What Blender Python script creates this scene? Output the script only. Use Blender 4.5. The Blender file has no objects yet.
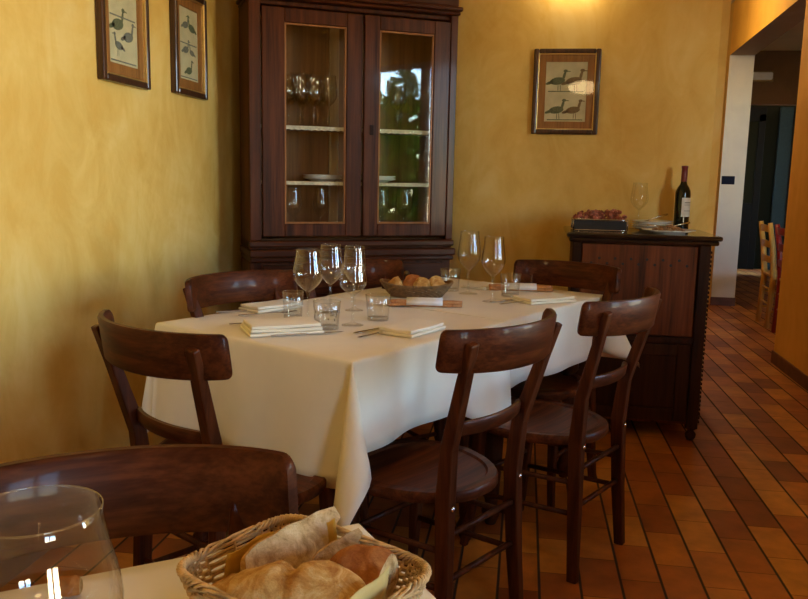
import bpy, bmesh, math, random
from mathutils import Vector, Matrix, noise as mnoise
random.seed(7)
PI = math.pi
C = bpy.context.scene.collection
scene = bpy.context.scene

# ------------------------------------------------------------------ materials
def new_mat(name):
    m = bpy.data.materials.new(name); m.use_nodes = True
    nt = m.node_tree; b = nt.nodes['Principled BSDF']
    return m, nt, b
def setp(b, **k):
    for n, v in k.items():
        n = n.replace('_', ' ')
        if n in b.inputs:
            b.inputs[n].default_value = v
def coords(nt, kind='Object', scale=(1,1,1), rot=(0,0,0)):
    tc = nt.nodes.new('ShaderNodeTexCoord'); mp = nt.nodes.new('ShaderNodeMapping')
    mp.inputs['Scale'].default_value = scale; mp.inputs['Rotation'].default_value = rot
    nt.links.new(tc.outputs[kind], mp.inputs['Vector'])
    return mp.outputs['Vector']
def noise(nt, vec, scale, detail=4, rough=.55, dist=0):
    n = nt.nodes.new('ShaderNodeTexNoise'); n.inputs['Scale'].default_value = scale
    n.inputs['Detail'].default_value = detail; n.inputs['Roughness'].default_value = rough
    n.inputs['Distortion'].default_value = dist
    if vec: nt.links.new(vec, n.inputs['Vector'])
    return n.outputs['Fac']
def ramp(nt, fac, stops):
    r = nt.nodes.new('ShaderNodeValToRGB'); e = r.color_ramp.elements
    while len(e) < len(stops): e.new(.5)
    for i, (p, c) in enumerate(stops):
        e[i].position = p; e[i].color = (*c, 1)
    nt.links.new(fac, r.inputs['Fac']); return r.outputs['Color']
def bump(nt, b, h, strength=.2, dist=.01):
    n = nt.nodes.new('ShaderNodeBump'); n.inputs['Strength'].default_value = strength
    n.inputs['Distance'].default_value = dist
    nt.links.new(h, n.inputs['Height']); nt.links.new(n.outputs['Normal'], b.inputs['Normal'])
def plain(name, col, rough=.5, metal=0, nscale=40, var=.12, **k):
    m, nt, b = new_mat(name)
    f = noise(nt, coords(nt), nscale, 3)
    lo = tuple(c*(1-var) for c in col); hi = tuple(min(1, c*(1+var)) for c in col)
    nt.links.new(ramp(nt, f, [(.3, lo), (.7, hi)]), b.inputs['Base Color'])
    setp(b, Roughness=rough, Metallic=metal, **k)
    return m
def wood(name, dark, mid, light, rough=.3, axis=0, fine=1.0, coat=.3, bstr=.05, spec=.3, crough=.08):
    m, nt, b = new_mat(name)
    sc = [36*fine]*3; sc[axis] = 1.5*fine
    v = coords(nt, scale=tuple(sc))
    f = noise(nt, v, 1.0, 6, .6, .25)
    sc2 = [160*fine]*3; sc2[axis] = 7*fine
    f2 = noise(nt, coords(nt, scale=tuple(sc2)), 1.0, 2)
    mx = nt.nodes.new('ShaderNodeMath'); mx.operation = 'MULTIPLY_ADD'
    mx.inputs[1].default_value = .3; nt.links.new(f2, mx.inputs[0])
    ad = nt.nodes.new('ShaderNodeMath'); ad.operation = 'MULTIPLY'; ad.inputs[1].default_value = .75
    nt.links.new(f, ad.inputs[0]); nt.links.new(ad.outputs[0], mx.inputs[2])
    nt.links.new(ramp(nt, mx.outputs[0], [(.36, dark), (.5, mid), (.68, light)]), b.inputs['Base Color'])
    setp(b, Roughness=rough, Coat_Weight=coat, Coat_Roughness=crough, Specular_IOR_Level=spec)
    bump(nt, b, mx.outputs[0], bstr, .002)
    return m
M = {}
M['chair'] = wood('bistro_wood', (.030,.0066,.0020), (.062,.0150,.0042), (.120,.032,.0090), .42, 0, 1.0, .09, spec=.1)
M['chair_leg'] = wood('bistro_leg_wood', (.030,.0066,.0020), (.056,.0138,.0040), (.100,.027,.0078), .42, 2, 1.0, .06, spec=.1)
M['cab'] = wood('walnut_cabinet', (.028,.0060,.0018), (.070,.0165,.0042), (.125,.034,.0085), .38, 2, .8, .05, spec=.14)
M['cab_h'] = wood('walnut_moulding', (.022,.0052,.0018), (.054,.0130,.0036), (.095,.026,.0070), .32, 0, .8, .12, spec=.18)
M['cab_in'] = wood('cabinet_lining', (.10,.045,.014), (.16,.07,.022), (.22,.10,.034), .55, 2, .7, .0)
M['pale_wood'] = wood('pale_strip_wood', (.32,.25,.15), (.42,.33,.2), (.5,.4,.26), .6, 2, .8, 0)
M['side'] = wood('sideboard_wood', (.028,.0095,.0045), (.105,.027,.0072), (.165,.045,.0125), .55, 2, .6, .0, spec=.15)
M['side_dark'] = wood('sideboard_dark_wood', (.014,.005,.0024), (.026,.009,.0038), (.042,.014,.0055), .5, 2, .8, .0, spec=.1)
M['side_mid'] = wood('sideboard_panel_wood', (.022,.0075,.0028), (.036,.012,.0042), (.055,.018,.006), .6, 2, .8, 0, spec=.08)
M['side_top'] = wood('sideboard_top_wood', (.009,.005,.004), (.016,.008,.006), (.03,.013,.009), .14, 0, .8, .6)
M['frame'] = wood('frame_wood', (.022,.009,.005), (.05,.02,.01), (.09,.036,.016), .3, 2, 2, .4)
M['mat_board'] = wood('mat_wood', (.24,.095,.026), (.34,.14,.038), (.42,.18,.052), .45, 2, 2, .1)
M['gold'] = plain('gilt', (.62,.42,.14), .35, .8)
M['yellow_chair'] = wood('honey_wood', (.42,.21,.04), (.55,.3,.06), (.66,.38,.09), .4, 2, 1, .2)
M['red_chair'] = plain('red_lacquer', (.24,.012,.012), .35)
M['steel'] = plain('steel', (.62,.62,.63), .2, 1)
M['black'] = plain('black_lacquer', (.006,.006,.006), .5, Specular_IOR_Level=.1)
M['dark_lining'] = plain('black_fabric', (.015,.012,.012), .8)
M['china'] = plain('white_china', (.78,.78,.76), .15, 0, 10, .03)
M['paper_white'] = plain('white_paper_band', (.82,.83,.86), .6, 0, 20, .03)
M['lace'] = plain('white_lace', (.75,.7,.58), .8, 0, 90, .2)
M['print_paper'] = plain('aged_print_paper', (.66,.57,.36), .7, 0, 14, .12)
M['ink_green'] = plain('print_green', (.14,.16,.09), .8, 0, 200, .4)
M['ink_brown'] = plain('print_brown', (.22,.14,.07), .8, 0, 200, .4)
M['ink_grey'] = plain('print_grey', (.2,.2,.17), .8, 0, 200, .4)
M['liner'] = plain('yellow_liner_paper', (.62,.37,.05), .7, 0, 30, .1)
M['liner_pale'] = plain('pale_liner_paper', (.66,.52,.20), .7, 0, 30, .1)
M['bottle'] = plain('dark_bottle_glass', (.006,.009,.006), .06)
M['capsule'] = plain('burgundy_capsule', (.14,.012,.018), .35)
M['label'] = plain('bottle_label_paper', (.66,.64,.58), .6, 0, 60, .05)
M['switch'] = plain('blue_switch_plastic', (.006,.009,.03), .6, Specular_IOR_Level=.1)
M['brass'] = plain('old_brass', (.25,.17,.07), .4, .9)
M['leaf'] = plain('garden_leaf', (.2,.46,.08), .5, 0, 6, .5)
M['bark'] = plain('bark', (.1,.07,.05), .9)
M['lawn'] = plain('terrace_stone', (.22,.19,.16), .9, 0, 5, .2)
M['lampcloth'] = plain('lamp_metal', (.1,.06,.03), .4, .7)
M['dried'] = plain('dried_red_flower', (.30,.085,.05), .8, 0, 60, .75)
M['white_paint'] = plain('white_window_paint', (.7,.69,.65), .45, 0, 8, .04)
M['ceiling'] = plain('ceiling_paint', (.66,.56,.36), .9, 0, 3, .06)
M['blue_grey'] = plain('blue_grey_paint', (.02,.04,.05), .6, Specular_IOR_Level=.1)
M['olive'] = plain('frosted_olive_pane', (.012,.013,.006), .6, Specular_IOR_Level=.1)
M['food'] = plain('antipasti', (.3,.16,.07), .4, 0, 60, .5)

def plaster(name, a, b_, c, rough=.75):
    m, nt, b = new_mat(name)
    v = coords(nt, 'Object')
    f = noise(nt, v, 1.5, 6, .62, 1.2)
    f2 = noise(nt, coords(nt, 'Object', (1,1,.6)), 5.5, 4, .6, 1.2)
    mx = nt.nodes.new('ShaderNodeMath'); mx.operation = 'MULTIPLY_ADD'; mx.inputs[1].default_value = .42
    nt.links.new(f2, mx.inputs[0]); s = nt.nodes.new('ShaderNodeMath'); s.operation = 'MULTIPLY'; s.inputs[1].default_value = .58
    nt.links.new(f, s.inputs[0]); nt.links.new(s.outputs[0], mx.inputs[2])
    nt.links.new(ramp(nt, mx.outputs[0], [(.37, a), (.5, b_), (.63, c)]), b.inputs['Base Color'])
    setp(b, Roughness=rough)
    bump(nt, b, noise(nt, v, 60, 4), .12, .004)
    return m
M['wall'] = plaster('ochre_plaster', (.655,.385,.075), (.73,.48,.125), (.785,.565,.20))
M['wall_gold'] = plaster('golden_plaster', (.62,.36,.07), (.70,.43,.10), (.74,.50,.15))
M['wall_orange'] = plaster('orange_plaster', (.72,.39,.055), (.78,.44,.07), (.82,.48,.09))
M['wall_white'] = plaster('white_plaster', (.58,.58,.58), (.62,.62,.62), (.66,.65,.63))
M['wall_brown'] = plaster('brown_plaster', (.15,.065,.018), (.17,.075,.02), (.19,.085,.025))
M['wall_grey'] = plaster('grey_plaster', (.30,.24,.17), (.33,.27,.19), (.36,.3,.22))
M['skirt'] = plain('brown_tile_skirting', (.13,.052,.028), .45, 0, 12, .25)

def cloth_mat(name, col, line=.03):
    m, nt, b = new_mat(name)
    v = coords(nt, 'Object')
    f = noise(nt, v, 9, 4)
    lo = tuple(c*.94 for c in col)
    nt.links.new(ramp(nt, f, [(.3, lo), (.7, col)]), b.inputs['Base Color'])
    w1 = nt.nodes.new('ShaderNodeTexWave'); w1.inputs['Scale'].default_value = 160; nt.links.new(v, w1.inputs['Vector'])
    w1.bands_direction = 'X'
    w2 = nt.nodes.new('ShaderNodeTexWave'); w2.inputs['Scale'].default_value = 160; nt.links.new(v, w2.inputs['Vector'])
    w2.bands_direction = 'Z'
    ad = nt.nodes.new('ShaderNodeMath'); ad.operation = 'ADD'
    nt.links.new(w1.outputs['Fac'], ad.inputs[0]); nt.links.new(w2.outputs['Fac'], ad.inputs[1])
    bump(nt, b, ad.outputs[0], .08, .001)
    setp(b, Roughness=.85, Sheen_Weight=.15)
    return m
M['cloth'] = cloth_mat('linen_cloth', (.81,.745,.595))
M['napkin'] = cloth_mat('linen_napkin', (.83,.76,.585))

def tile_floor():
    m, nt, b = new_mat('terracotta_floor')
    N = nt.nodes; L = nt.links
    tc = N.new('ShaderNodeTexCoord'); sp = N.new('ShaderNodeSeparateXYZ'); L.new(tc.outputs['Object'], sp.inputs[0])
    def mth(op, a, b_=None, c=None):
        n = N.new('ShaderNodeMath'); n.operation = op
        for i, x in enumerate((a, b_, c)):
            if x is None: continue
            if isinstance(x, (int, float)): n.inputs[i].default_value = x
            else: L.new(x, n.inputs[i])
        return n.outputs[0]
    w, l = .1246, .2463
    v = mth('DIVIDE', mth('SUBTRACT', sp.outputs['X'], .3404 - 200*w), w)
    row = mth('FLOOR', v)
    even = mth('SUBTRACT', 1, mth('MODULO', row, 2))
    u = mth('ADD', mth('DIVIDE', mth('SUBTRACT', sp.outputs['Y'], 3.263 - 100*l), l), mth('MULTIPLY', even, .5))
    col = mth('FLOOR', u)
    fv = mth('FRACT', v); fu = mth('FRACT', u)
    dv = mth('MULTIPLY', mth('MINIMUM', fv, mth('SUBTRACT', 1, fv)), w)
    du = mth('MULTIPLY', mth('MINIMUM', fu, mth('SUBTRACT', 1, fu)), l)
    # the long joints are a little wider and darker than the short ones
    gv = N.new('ShaderNodeMapRange'); L.new(dv, gv.inputs[0]); gv.inputs[1].default_value = .0026; gv.inputs[2].default_value = .0056
    gu = N.new('ShaderNodeMapRange'); L.new(du, gu.inputs[0]); gu.inputs[1].default_value = .0006; gu.inputs[2].default_value = .0028
    tile = mth('MULTIPLY', gv.outputs[0], mth('ADD', mth('MULTIPLY', gu.outputs[0], .75), .25))
    cb = N.new('ShaderNodeCombineXYZ'); L.new(row, cb.inputs[0]); L.new(col, cb.inputs[1])
    wn = N.new('ShaderNodeTexWhiteNoise'); wn.noise_dimensions = '3D'; L.new(cb.outputs[0], wn.inputs['Vector'])
    base = ramp(nt, wn.outputs['Value'], [(0, (.21,.050,.012)), (.3, (.35,.10,.019)), (.65, (.48,.17,.028)), (1, (.58,.25,.045))])
    nz = noise(nt, tc.outputs['Object'], 9, 5, .6)
    mv = N.new('ShaderNodeMapRange'); L.new(nz, mv.inputs[0]); mv.inputs[1].default_value = .3; mv.inputs[2].default_value = .7
    mv.inputs[3].default_value = .66; mv.inputs[4].default_value = 1.15
    hs = N.new('ShaderNodeVectorMath'); hs.operation = 'SCALE'; L.new(base, hs.inputs[0]); L.new(mv.outputs[0], hs.inputs['Scale'])
    mx = N.new('ShaderNodeMix'); mx.data_type = 'RGBA'
    L.new(tile, mx.inputs['Factor']); mx.inputs['A'].default_value = (.028,.018,.014,1); L.new(hs.outputs[0], mx.inputs['B'])
    L.new(mx.outputs['Result'], b.inputs['Base Color'])
    rr = N.new('ShaderNodeMapRange'); L.new(tile, rr.inputs[0]); rr.inputs[3].default_value = .9; rr.inputs[4].default_value = .42
    L.new(rr.outputs[0], b.inputs['Roughness'])
    bump(nt, b, mth('ADD', tile, mth('MULTIPLY', nz, .25)), .35, .003)
    return m
M['floor'] = tile_floor()

def thin_glass(name, tint=(.985,.993,.99), edge=.75, refl=2.2):
    m = bpy.data.materials.new(name); m.use_nodes = True; nt = m.node_tree; N = nt.nodes; L = nt.links
    N.clear(); out = N.new('ShaderNodeOutputMaterial')
    t = N.new('ShaderNodeBsdfTransparent'); g = N.new('ShaderNodeBsdfGlossy'); g.inputs['Roughness'].default_value = .03
    nz = noise(nt, coords(nt), 30, 2); col = ramp(nt, nz, [(0, tint), (1, tuple(min(1, c*1.01) for c in tint))])
    L.new(col, t.inputs[0])
    lw = N.new('ShaderNodeLayerWeight'); lw.inputs['Blend'].default_value = .5
    pw = N.new('ShaderNodeMath'); pw.operation = 'POWER'; L.new(lw.outputs['Facing'], pw.inputs[0]); pw.inputs[1].default_value = 5 if edge == 0 else 2.6
    ma = N.new('ShaderNodeMath'); ma.operation = 'MULTIPLY_ADD'; L.new(pw.outputs[0], ma.inputs[0]); ma.inputs[1].default_value = .9 if edge == 0 else edge; ma.inputs[2].default_value = .045*refl
    mc = N.new('ShaderNodeMath'); mc.operation = 'MINIMUM'; L.new(ma.outputs[0], mc.inputs[0]); mc.inputs[1].default_value = .95
    mix = N.new('ShaderNodeMixShader'); L.new(mc.outputs[0], mix.inputs[0]); L.new(t.outputs[0], mix.inputs[1]); L.new(g.outputs[0], mix.inputs[2])
    L.new(mix.outputs[0], out.inputs[0])
    return m
M['glass'] = thin_glass('drinking_glass')
M['glass_soft'] = thin_glass('tumbler_glass', edge=.4, refl=1.8)
M['pane'] = thin_glass('pane_glass', (.93,.95,.93), 0, 1.6)
M['winpane'] = thin_glass('window_glass', (.97,.98,.98), 0, 1.0)
def glow(name, col, st):
    m, nt, b = new_mat(name); setp(b, Base_Color=(*col, 1), Roughness=.5)
    f = noise(nt, coords(nt), 8, 2); L = nt.links
    L.new(ramp(nt, f, [(0, tuple(c*.97 for c in col)), (1, col)]), b.inputs['Emission Color']); setp(b, Emission_Strength=st)
    return m
M['lamp_glow'] = glow('opal_lamp_glass', (1, .68, .32), 8)
M['lamp_glow_b'] = glow('opal_lamp_glass_bright', (1, .70, .33), 34)
M['sconce_glow'] = glow('sconce_bulb', (1, .78, .42), 45)
def bread_mat(name, a, b_, c):
    m, nt, b = new_mat(name); v = coords(nt)
    nt.links.new(ramp(nt, noise(nt, v, 38, 8, .7, .8), [(.34, a), (.5, b_), (.64, c)]), b.inputs['Base Color'])
    setp(b, Roughness=.8, Specular_IOR_Level=.2); bump(nt, b, noise(nt, v, 170, 6, .7), .9, .004); return m
M['crust'] = bread_mat('golden_crust', (.36,.15,.035), (.58,.33,.10), (.74,.54,.27))
M['crust_dark'] = bread_mat('brown_crust', (.27,.085,.022), (.40,.15,.042), (.52,.23,.075))
M['crumb'] = bread_mat('bread_crumb', (.40,.21,.07), (.70,.47,.22), (.82,.62,.35))
M['wicker'] = plain('pale_wicker', (.60,.41,.19), .55, 0, 60, .4)
M['wicker_dark'] = plain('brown_wicker', (.22,.12,.045), .55, 0, 60, .4)
M['stick'] = bread_mat('breadstick_crust', (.40,.16,.06), (.54,.26,.11), (.64,.36,.17))

# ------------------------------------------------------------------ mesh helpers
def mb(): return bmesh.new()
def quadgrid(bm, rows, mi=0, closed_u=False, closed_v=False):
    vs = [[bm.verts.new(p) for p in r] for r in rows]
    n, m_ = len(vs), len(vs[0])
    for i in range(n if closed_v else n-1):
        for j in range(m_ if closed_u else m_-1):
            a, b, c, d = vs[i][j], vs[i][(j+1) % m_], vs[(i+1) % n][(j+1) % m_], vs[(i+1) % n][j]
            try:
                f = bm.faces.new((a, b, c, d)); f.material_index = mi
            except ValueError: pass
    return vs
def box(bm, x0, x1, y0, y1, z0, z1, mi=0, mat=None):
    ps = [Vector(p) for p in ((x0,y0,z0),(x1,y0,z0),(x1,y1,z0),(x0,y1,z0),(x0,y0,z1),(x1,y0,z1),(x1,y1,z1),(x0,y1,z1))]
    if mat: ps = [mat @ p for p in ps]
    v = [bm.verts.new(p) for p in ps]
    for f in ((0,3,2,1),(4,5,6,7),(0,1,5,4),(1,2,6,5),(2,3,7,6),(3,0,4,7)):
        fc = bm.faces.new([v[i] for i in f]); fc.material_index = mi
def prism(bm, poly, z0, z1, mi=0):
    a = [bm.verts.new((x, y, z0)) for x, y in poly]; b = [bm.verts.new((x, y, z1)) for x, y in poly]
    n = len(poly)
    bm.faces.new(a[::-1]).material_index = mi; bm.faces.new(b).material_index = mi
    for i in range(n):
        bm.faces.new((a[i], a[(i+1) % n], b[(i+1) % n], b[i])).material_index = mi
def lathe(bm, prof, n=32, o=(0,0,0), mi=0, close=False):
    rows = []
    for r, z in prof:
        rows.append([(o[0]+r*math.cos(2*PI*k/n), o[1]+r*math.sin(2*PI*k/n), o[2]+z) for k in range(n)])
    vs = quadgrid(bm, rows, mi, closed_u=True)
    if close:
        for r_, rev in ((vs[0], True), (vs[-1], False)):
            try: bm.faces.new(r_[::-1] if rev else r_).material_index = mi
            except ValueError: pass
def tube(bm, pts, rad, n=8, mi=0, closed=False):
    pts = [Vector(p) for p in pts]; m_ = len(pts); rows = []
    ref = None
    for i, p in enumerate(pts):
        if closed: t = pts[(i+1) % m_] - pts[i-1]
        else: t = pts[min(i+1, m_-1)] - pts[max(i-1, 0)]
        t.normalize()
        if ref is None:
            ref = t.orthogonal().normalized()
        ref = (ref - t*ref.dot(t)).normalized(); bb = t.cross(ref)
        r = rad[i] if isinstance(rad, (list, tuple)) else rad
        rows.append([tuple(p + ref*r*math.cos(2*PI*k/n) + bb*r*math.sin(2*PI*k/n)) for k in range(n)])
    vs = quadgrid(bm, rows, mi, closed_u=True, closed_v=closed)
    if not closed:
        bm.faces.new(vs[0][::-1]).material_index = mi; bm.faces.new(vs[-1]).material_index = mi
def bar(bm, pts, sizes, mi=0, xax=Vector((1,0,0))):
    """rectangular section swept along pts; sizes = (half x, half other)"""
    pts = [Vector(p) for p in pts]; rows = []
    for i, p in enumerate(pts):
        t = (pts[min(i+1, len(pts)-1)] - pts[max(i-1, 0)]).normalized()
        s = (xax - t*xax.dot(t)).normalized(); q = t.cross(s)
        hx, hy = sizes[i] if isinstance(sizes[0], (list, tuple)) else sizes
        rows.append([tuple(p + s*a*hx + q*b*hy) for a, b in ((-1,-1),(1,-1),(1,1),(-1,1))])
    vs = quadgrid(bm, rows, mi, closed_u=True)
    bm.faces.new(vs[0][::-1]).material_index = mi; bm.faces.new(vs[-1]).material_index = mi
def obj(name, bm, mats, parent=None, smooth=False, bevel=0, seg=2, solid=0, sub=0, loc=None, auto=None):
    bmesh.ops.recalc_face_normals(bm, faces=bm.faces)
    me = bpy.data.meshes.new(name); bm.to_mesh(me); bm.free()
    for m in (mats if isinstance(mats, (list, tuple)) else [mats]): me.materials.append(m)
    if smooth or auto:
        for p in me.polygons: p.use_smooth = True
    if auto: me.set_sharp_from_angle(angle=math.radians(auto))
    o = bpy.data.objects.new(name, me); C.objects.link(o)
    if parent: o.parent = parent
    if loc: o.location = loc
    if solid:
        s = o.modifiers.new('solid', 'SOLIDIFY'); s.thickness = solid; s.offset = 0
    if bevel:
        b = o.modifiers.new('bevel', 'BEVEL'); b.width = bevel; b.segments = seg; b.limit_method = 'ANGLE'; b.angle_limit = math.radians(40)
        b.harden_normals = False
    if sub:
        s = o.modifiers.new('sub', 'SUBSURF'); s.levels = sub; s.render_levels = sub
    return o
def tag(o, label, cat, group=None, kind=None):
    o['label'] = label; o['category'] = cat
    if group: o['group'] = group
    if kind: o['kind'] = kind
    return o
def thing(name, label, cat, loc=(0,0,0), rz=0, group=None):
    o = bpy.data.objects.new(name, None); C.objects.link(o); o.empty_display_size = .05
    o.location = loc; o.rotation_euler = (0, 0, rz)
    return tag(o, label, cat, group)
def struct(o):
    o['kind'] = 'structure'; return o
def dup(root, loc, rz, label, group=None, rx=0, ry=0):
    r = root.copy(); C.objects.link(r); r.location = loc; r.rotation_euler = (rx, ry, rz); r['label'] = label
    if group: r['group'] = group
    for ch in list(root.children):
        c = ch.copy(); C.objects.link(c); c.parent = r
        for g in ch.children:
            d = g.copy(); C.objects.link(d); d.parent = c
    return r

# ------------------------------------------------------------------ room shell
CEIL = 2.95
bm = mb(); box(bm, -1.9, 6.0, -3.4, 13.0, -.12, 0); struct(obj('floor', bm, M['floor']))
bm = mb(); box(bm, -1.9, 6.0, -3.4, 13.0, CEIL, CEIL+.12); struct(obj('ceiling', bm, M['ceiling']))
bm = mb(); box(bm, -1.69, -1.49, -3.2, 4.42, 0, CEIL); struct(obj('wall_left', bm, M['wall']))
bm = mb(); prism(bm, [(-1.69,4.42),(.945,4.42),(.992,4.45),(.992,4.62),(-1.69,4.62)], 0, CEIL); struct(obj('wall_back', bm, M['wall']))
# partition that closes the block behind the back wall (corridor side is open)
# right wall with two window openings, then the passage
def rx(y): return 1.70 + (y-4.98)*.026 + .026 if y < 5.75 else 1.746 + (y-5.75)*.0735
def wall_piece(bm, y0, y1, z0, z1, th=.2):
    prism(bm, [(rx(y0), y0), (rx(y0)+th, y0), (rx(y1)+th, y1), (rx(y1), y1)], z0, z1)
WZ0, WZ1 = .78, 2.2
WIN = [(-1.5, -.5), (1.35, 2.85)]
bm = mb()
ys = -3.2
for a, b in WIN:
    wall_piece(bm, ys, a, 0, CEIL); wall_piece(bm, a, b, 0, WZ0); wall_piece(bm, a, b, WZ1, CEIL); ys = b
wall_piece(bm, ys, 5.75, 0, CEIL)
struct(obj('wall_right', bm, M['wall_orange']))
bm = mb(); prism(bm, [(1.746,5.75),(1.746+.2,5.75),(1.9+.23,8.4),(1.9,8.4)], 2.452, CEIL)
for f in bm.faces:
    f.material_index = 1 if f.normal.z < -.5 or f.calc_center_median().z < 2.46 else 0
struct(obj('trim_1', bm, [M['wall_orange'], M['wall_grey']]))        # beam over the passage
bm = mb(); prism(bm, [(1.9,8.4),(2.13,8.4),(2.13,11.6),(1.9,11.6)], 0, CEIL)
bm.normal_update()
for f in bm.faces: f.material_index = 0 if f.normal.x < -.5 else 1
struct(obj('wall_passage', bm, [M['wall_gold'], M['wall_white']]))
# skirtings
bm = mb(); box(bm, 1.895, 2.136, 8.385, 8.4, 0, .085); struct(obj('baseboard_passage', bm, M['skirt'], bevel=.003))
bm = mb(); prism(bm, [(1.66,2.0),(1.67,2.0),(1.746,5.75),(1.746,5.762),(1.734,5.762)], 0, .085)
struct(obj('baseboard_right', bm, M['skirt'], bevel=.003))
bm = mb(); box(bm, -1.49, -1.476, -3.1, 4.40, 0, .085); struct(obj('baseboard_left', bm, M['skirt'], bevel=.003))
bm = mb(); box(bm, -1.36, .985, 4.406, 4.42, 0, .085); struct(obj('baseboard_back', bm, M['skirt'], bevel=.003))
# far room walls
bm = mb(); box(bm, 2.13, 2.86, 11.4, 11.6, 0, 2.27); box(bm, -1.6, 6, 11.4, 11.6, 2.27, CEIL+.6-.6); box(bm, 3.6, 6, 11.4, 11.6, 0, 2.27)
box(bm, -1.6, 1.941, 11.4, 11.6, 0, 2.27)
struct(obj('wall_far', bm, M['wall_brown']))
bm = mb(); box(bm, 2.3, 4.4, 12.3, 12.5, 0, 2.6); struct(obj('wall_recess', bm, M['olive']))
bm = mb(); box(bm, 5.6, 5.8, 4.0, 11.4, 0, CEIL); struct(obj('wall_east', bm, M['wall_orange']))
bm = mb(); box(bm, 1.95, 2.5, 3.8, 4.0, 0, CEIL); box(bm, 4.1, 5.8, 3.8, 4.0, 0, CEIL); box(bm, 2.5, 4.1, 3.8, 4.0, 0, .85); box(bm, 2.5, 4.1, 3.8, 4.0, 2.35, CEIL); struct(obj('wall_south', bm, M['wall_orange']))
bm = mb(); box(bm, -1.78, -1.58, 4.42, 11.6, 0, CEIL); struct(obj('wall_corridor', bm, M['wall_gold']))
# far doors
d = bpy.data.objects.new('door_1', None); C.objects.link(d); d.location = (3.06, 12.2, 0); struct(d)
bm = mb(); box(bm, -.2,-.13,-.03,.03,0,2.2); box(bm, .16,.25,-.03,.03,0,2.2); box(bm, -.2,.25,-.03,.03,2.1,2.3); box(bm, -.13,.16,-.03,.03,0,.95)
obj('door_frame', bm, M['black'], d, bevel=.004)
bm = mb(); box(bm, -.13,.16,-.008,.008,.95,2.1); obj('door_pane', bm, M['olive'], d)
d = bpy.data.objects.new('door_2', None); C.objects.link(d); d.location = (3.62, 12.2, 0); struct(d)
bm = mb(); box(bm, -.12,.05,-.03,.03,0,2.3); obj('door_frame', bm, M['blue_grey'], d, bevel=.004)
bm = mb(); box(bm, .05,.5,-.03,.03,0,2.3); obj('door_panel', bm, M['black'], d, bevel=.004)
# wall behind the camera
bm = mb(); box(bm, -1.69, 1.9, -3.4, -3.2, 0, CEIL)
struct(obj('wall_front', bm, M['wall']))
def window(name, mat4, w, h, nx, loc):
    e = bpy.data.objects.new(name, None); C.objects.link(e); struct(e); e.location = loc; e.rotation_euler = (0, 0, mat4)
    bm = mb(); t = .045
    box(bm, -w/2, w/2, -.03, .03, 0, t); box(bm, -w/2, w/2, -.03, .03, h-t, h)
    box(bm, -w/2, -w/2+t, -.03, .03, t, h-t); box(bm, w/2-t, w/2, -.03, .03, t, h-t)
    for k in range(1, nx):
        x = -w/2 + w*k/nx; box(bm, x-.035, x+.035, -.03, .03, t, h-t)
    obj('window_frame', bm, M['white_paint'], e, bevel=.004)
    bm = mb(); quadgrid(bm, [[(-w/2+t,0,t),(w/2-t,0,t)],[(-w/2+t,0,h-t),(w/2-t,0,h-t)]]); obj('window_pane', bm, M['winpane'], e)
    bm = mb(); box(bm, -w/2-.04, w/2+.04, -.12, .05, -.03, 0); obj('window_sill', bm, M['white_paint'], e, bevel=.004)
window('window_1', PI/2+.026, 1.50, WZ1-WZ0, 2, (rx(2.1)+.1, 2.1, WZ0))
window('window_2', PI/2+.026, 1.0, WZ1-WZ0, 2, (rx(-1.0)+.1, -1.0, WZ0))
window('window_3', 0, 1.6, 1.5, 2, (3.3, 3.9, .85))
# outside
bm = mb(); box(bm, 1.95, 14, -14, 3.7, -.3, -.16); box(bm, -9, 1.9, -14, -3.45, -.3, -.16)
struct(obj('ground', bm, M['lawn']))
def shrub(loc, r, h, label, n=900, seed=1):
    rnd = random.Random(seed)
    t = thing('garden_shrub', label, 'shrub', loc, 0, 'shrubs outside the window')
    bm = mb(); tube(bm, [(0,0,-.05),(0.02,0,h*.4),(0,.03,h*.8)], [.06,.045,.02], 8); obj('trunk', bm, M['bark'], t, smooth=True)
    bm = mb()
    for k in range(n):
        a, c, rr = rnd.uniform(0, 2*PI), rnd.uniform(-1, 1), rnd.random()**.4
        s = math.sqrt(1-c*c); p = Vector((r*rr*s*math.cos(a), r*rr*s*math.sin(a), h*.58 + c*rr*h*.45))
        u = Vector((rnd.gauss(0,1), rnd.gauss(0,1), rnd.gauss(0,1))).normalized(); v_ = u.orthogonal().normalized(); q = rnd.uniform(.05, .1)
        vs = [bm.verts.new(p + x) for x in (u*q, v_*q*.5, -u*q, -v_*q*.5)]; bm.faces.new(vs)
    obj('foliage', bm, M['leaf'], t)
shrub((3.6, 1.75, -.16), .5, 2.2, 'leafy green shrub outside the side window, nearer the lawn end', seed=2)
shrub((3.75, -.7, -.16), .42, 2.6, 'broad leafy shrub beyond the side window', 1800, seed=3)
shrub((3.5, .25, -.16), .3, 2.6, 'tall narrow shrub outside the side window', 1300, seed=5)


# ------------------------------------------------------------------ lamps
def globe_lamp(loc, label, r=.12, m='lamp_glow', sq=1):
    t = thing('ceiling_lamp', label, 'lamp', loc)
    bm = mb(); prof = [(max(.001, r*math.sin(a)), -r*sq*math.cos(a)) for a in [PI*k/16 for k in range(16)]]
    lathe(bm, prof, 24, close=False); obj('lamp_shade', bm, M[m], t, smooth=True)
    bm = mb(); tube(bm, [(0,0,r*sq*.97),(0,0,CEIL-loc[2]-.02)], .008, 8); obj('rod', bm, M['lampcloth'], t)
    bm = mb(); lathe(bm, [(.06,0),(.06,.02),(.001,.03)], 20, (0,0,CEIL-loc[2]-.03), close=True); obj('ceiling_rose', bm, M['lampcloth'], t)
globe_lamp((.60, -.75, 2.27), 'flat opal pendant lamp behind the camera', .17, 'lamp_glow', .42)
globe_lamp((-.4, 1.15, 2.5), 'opal globe pendant lamp above the near table', .12, 'lamp_glow_b')
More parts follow.
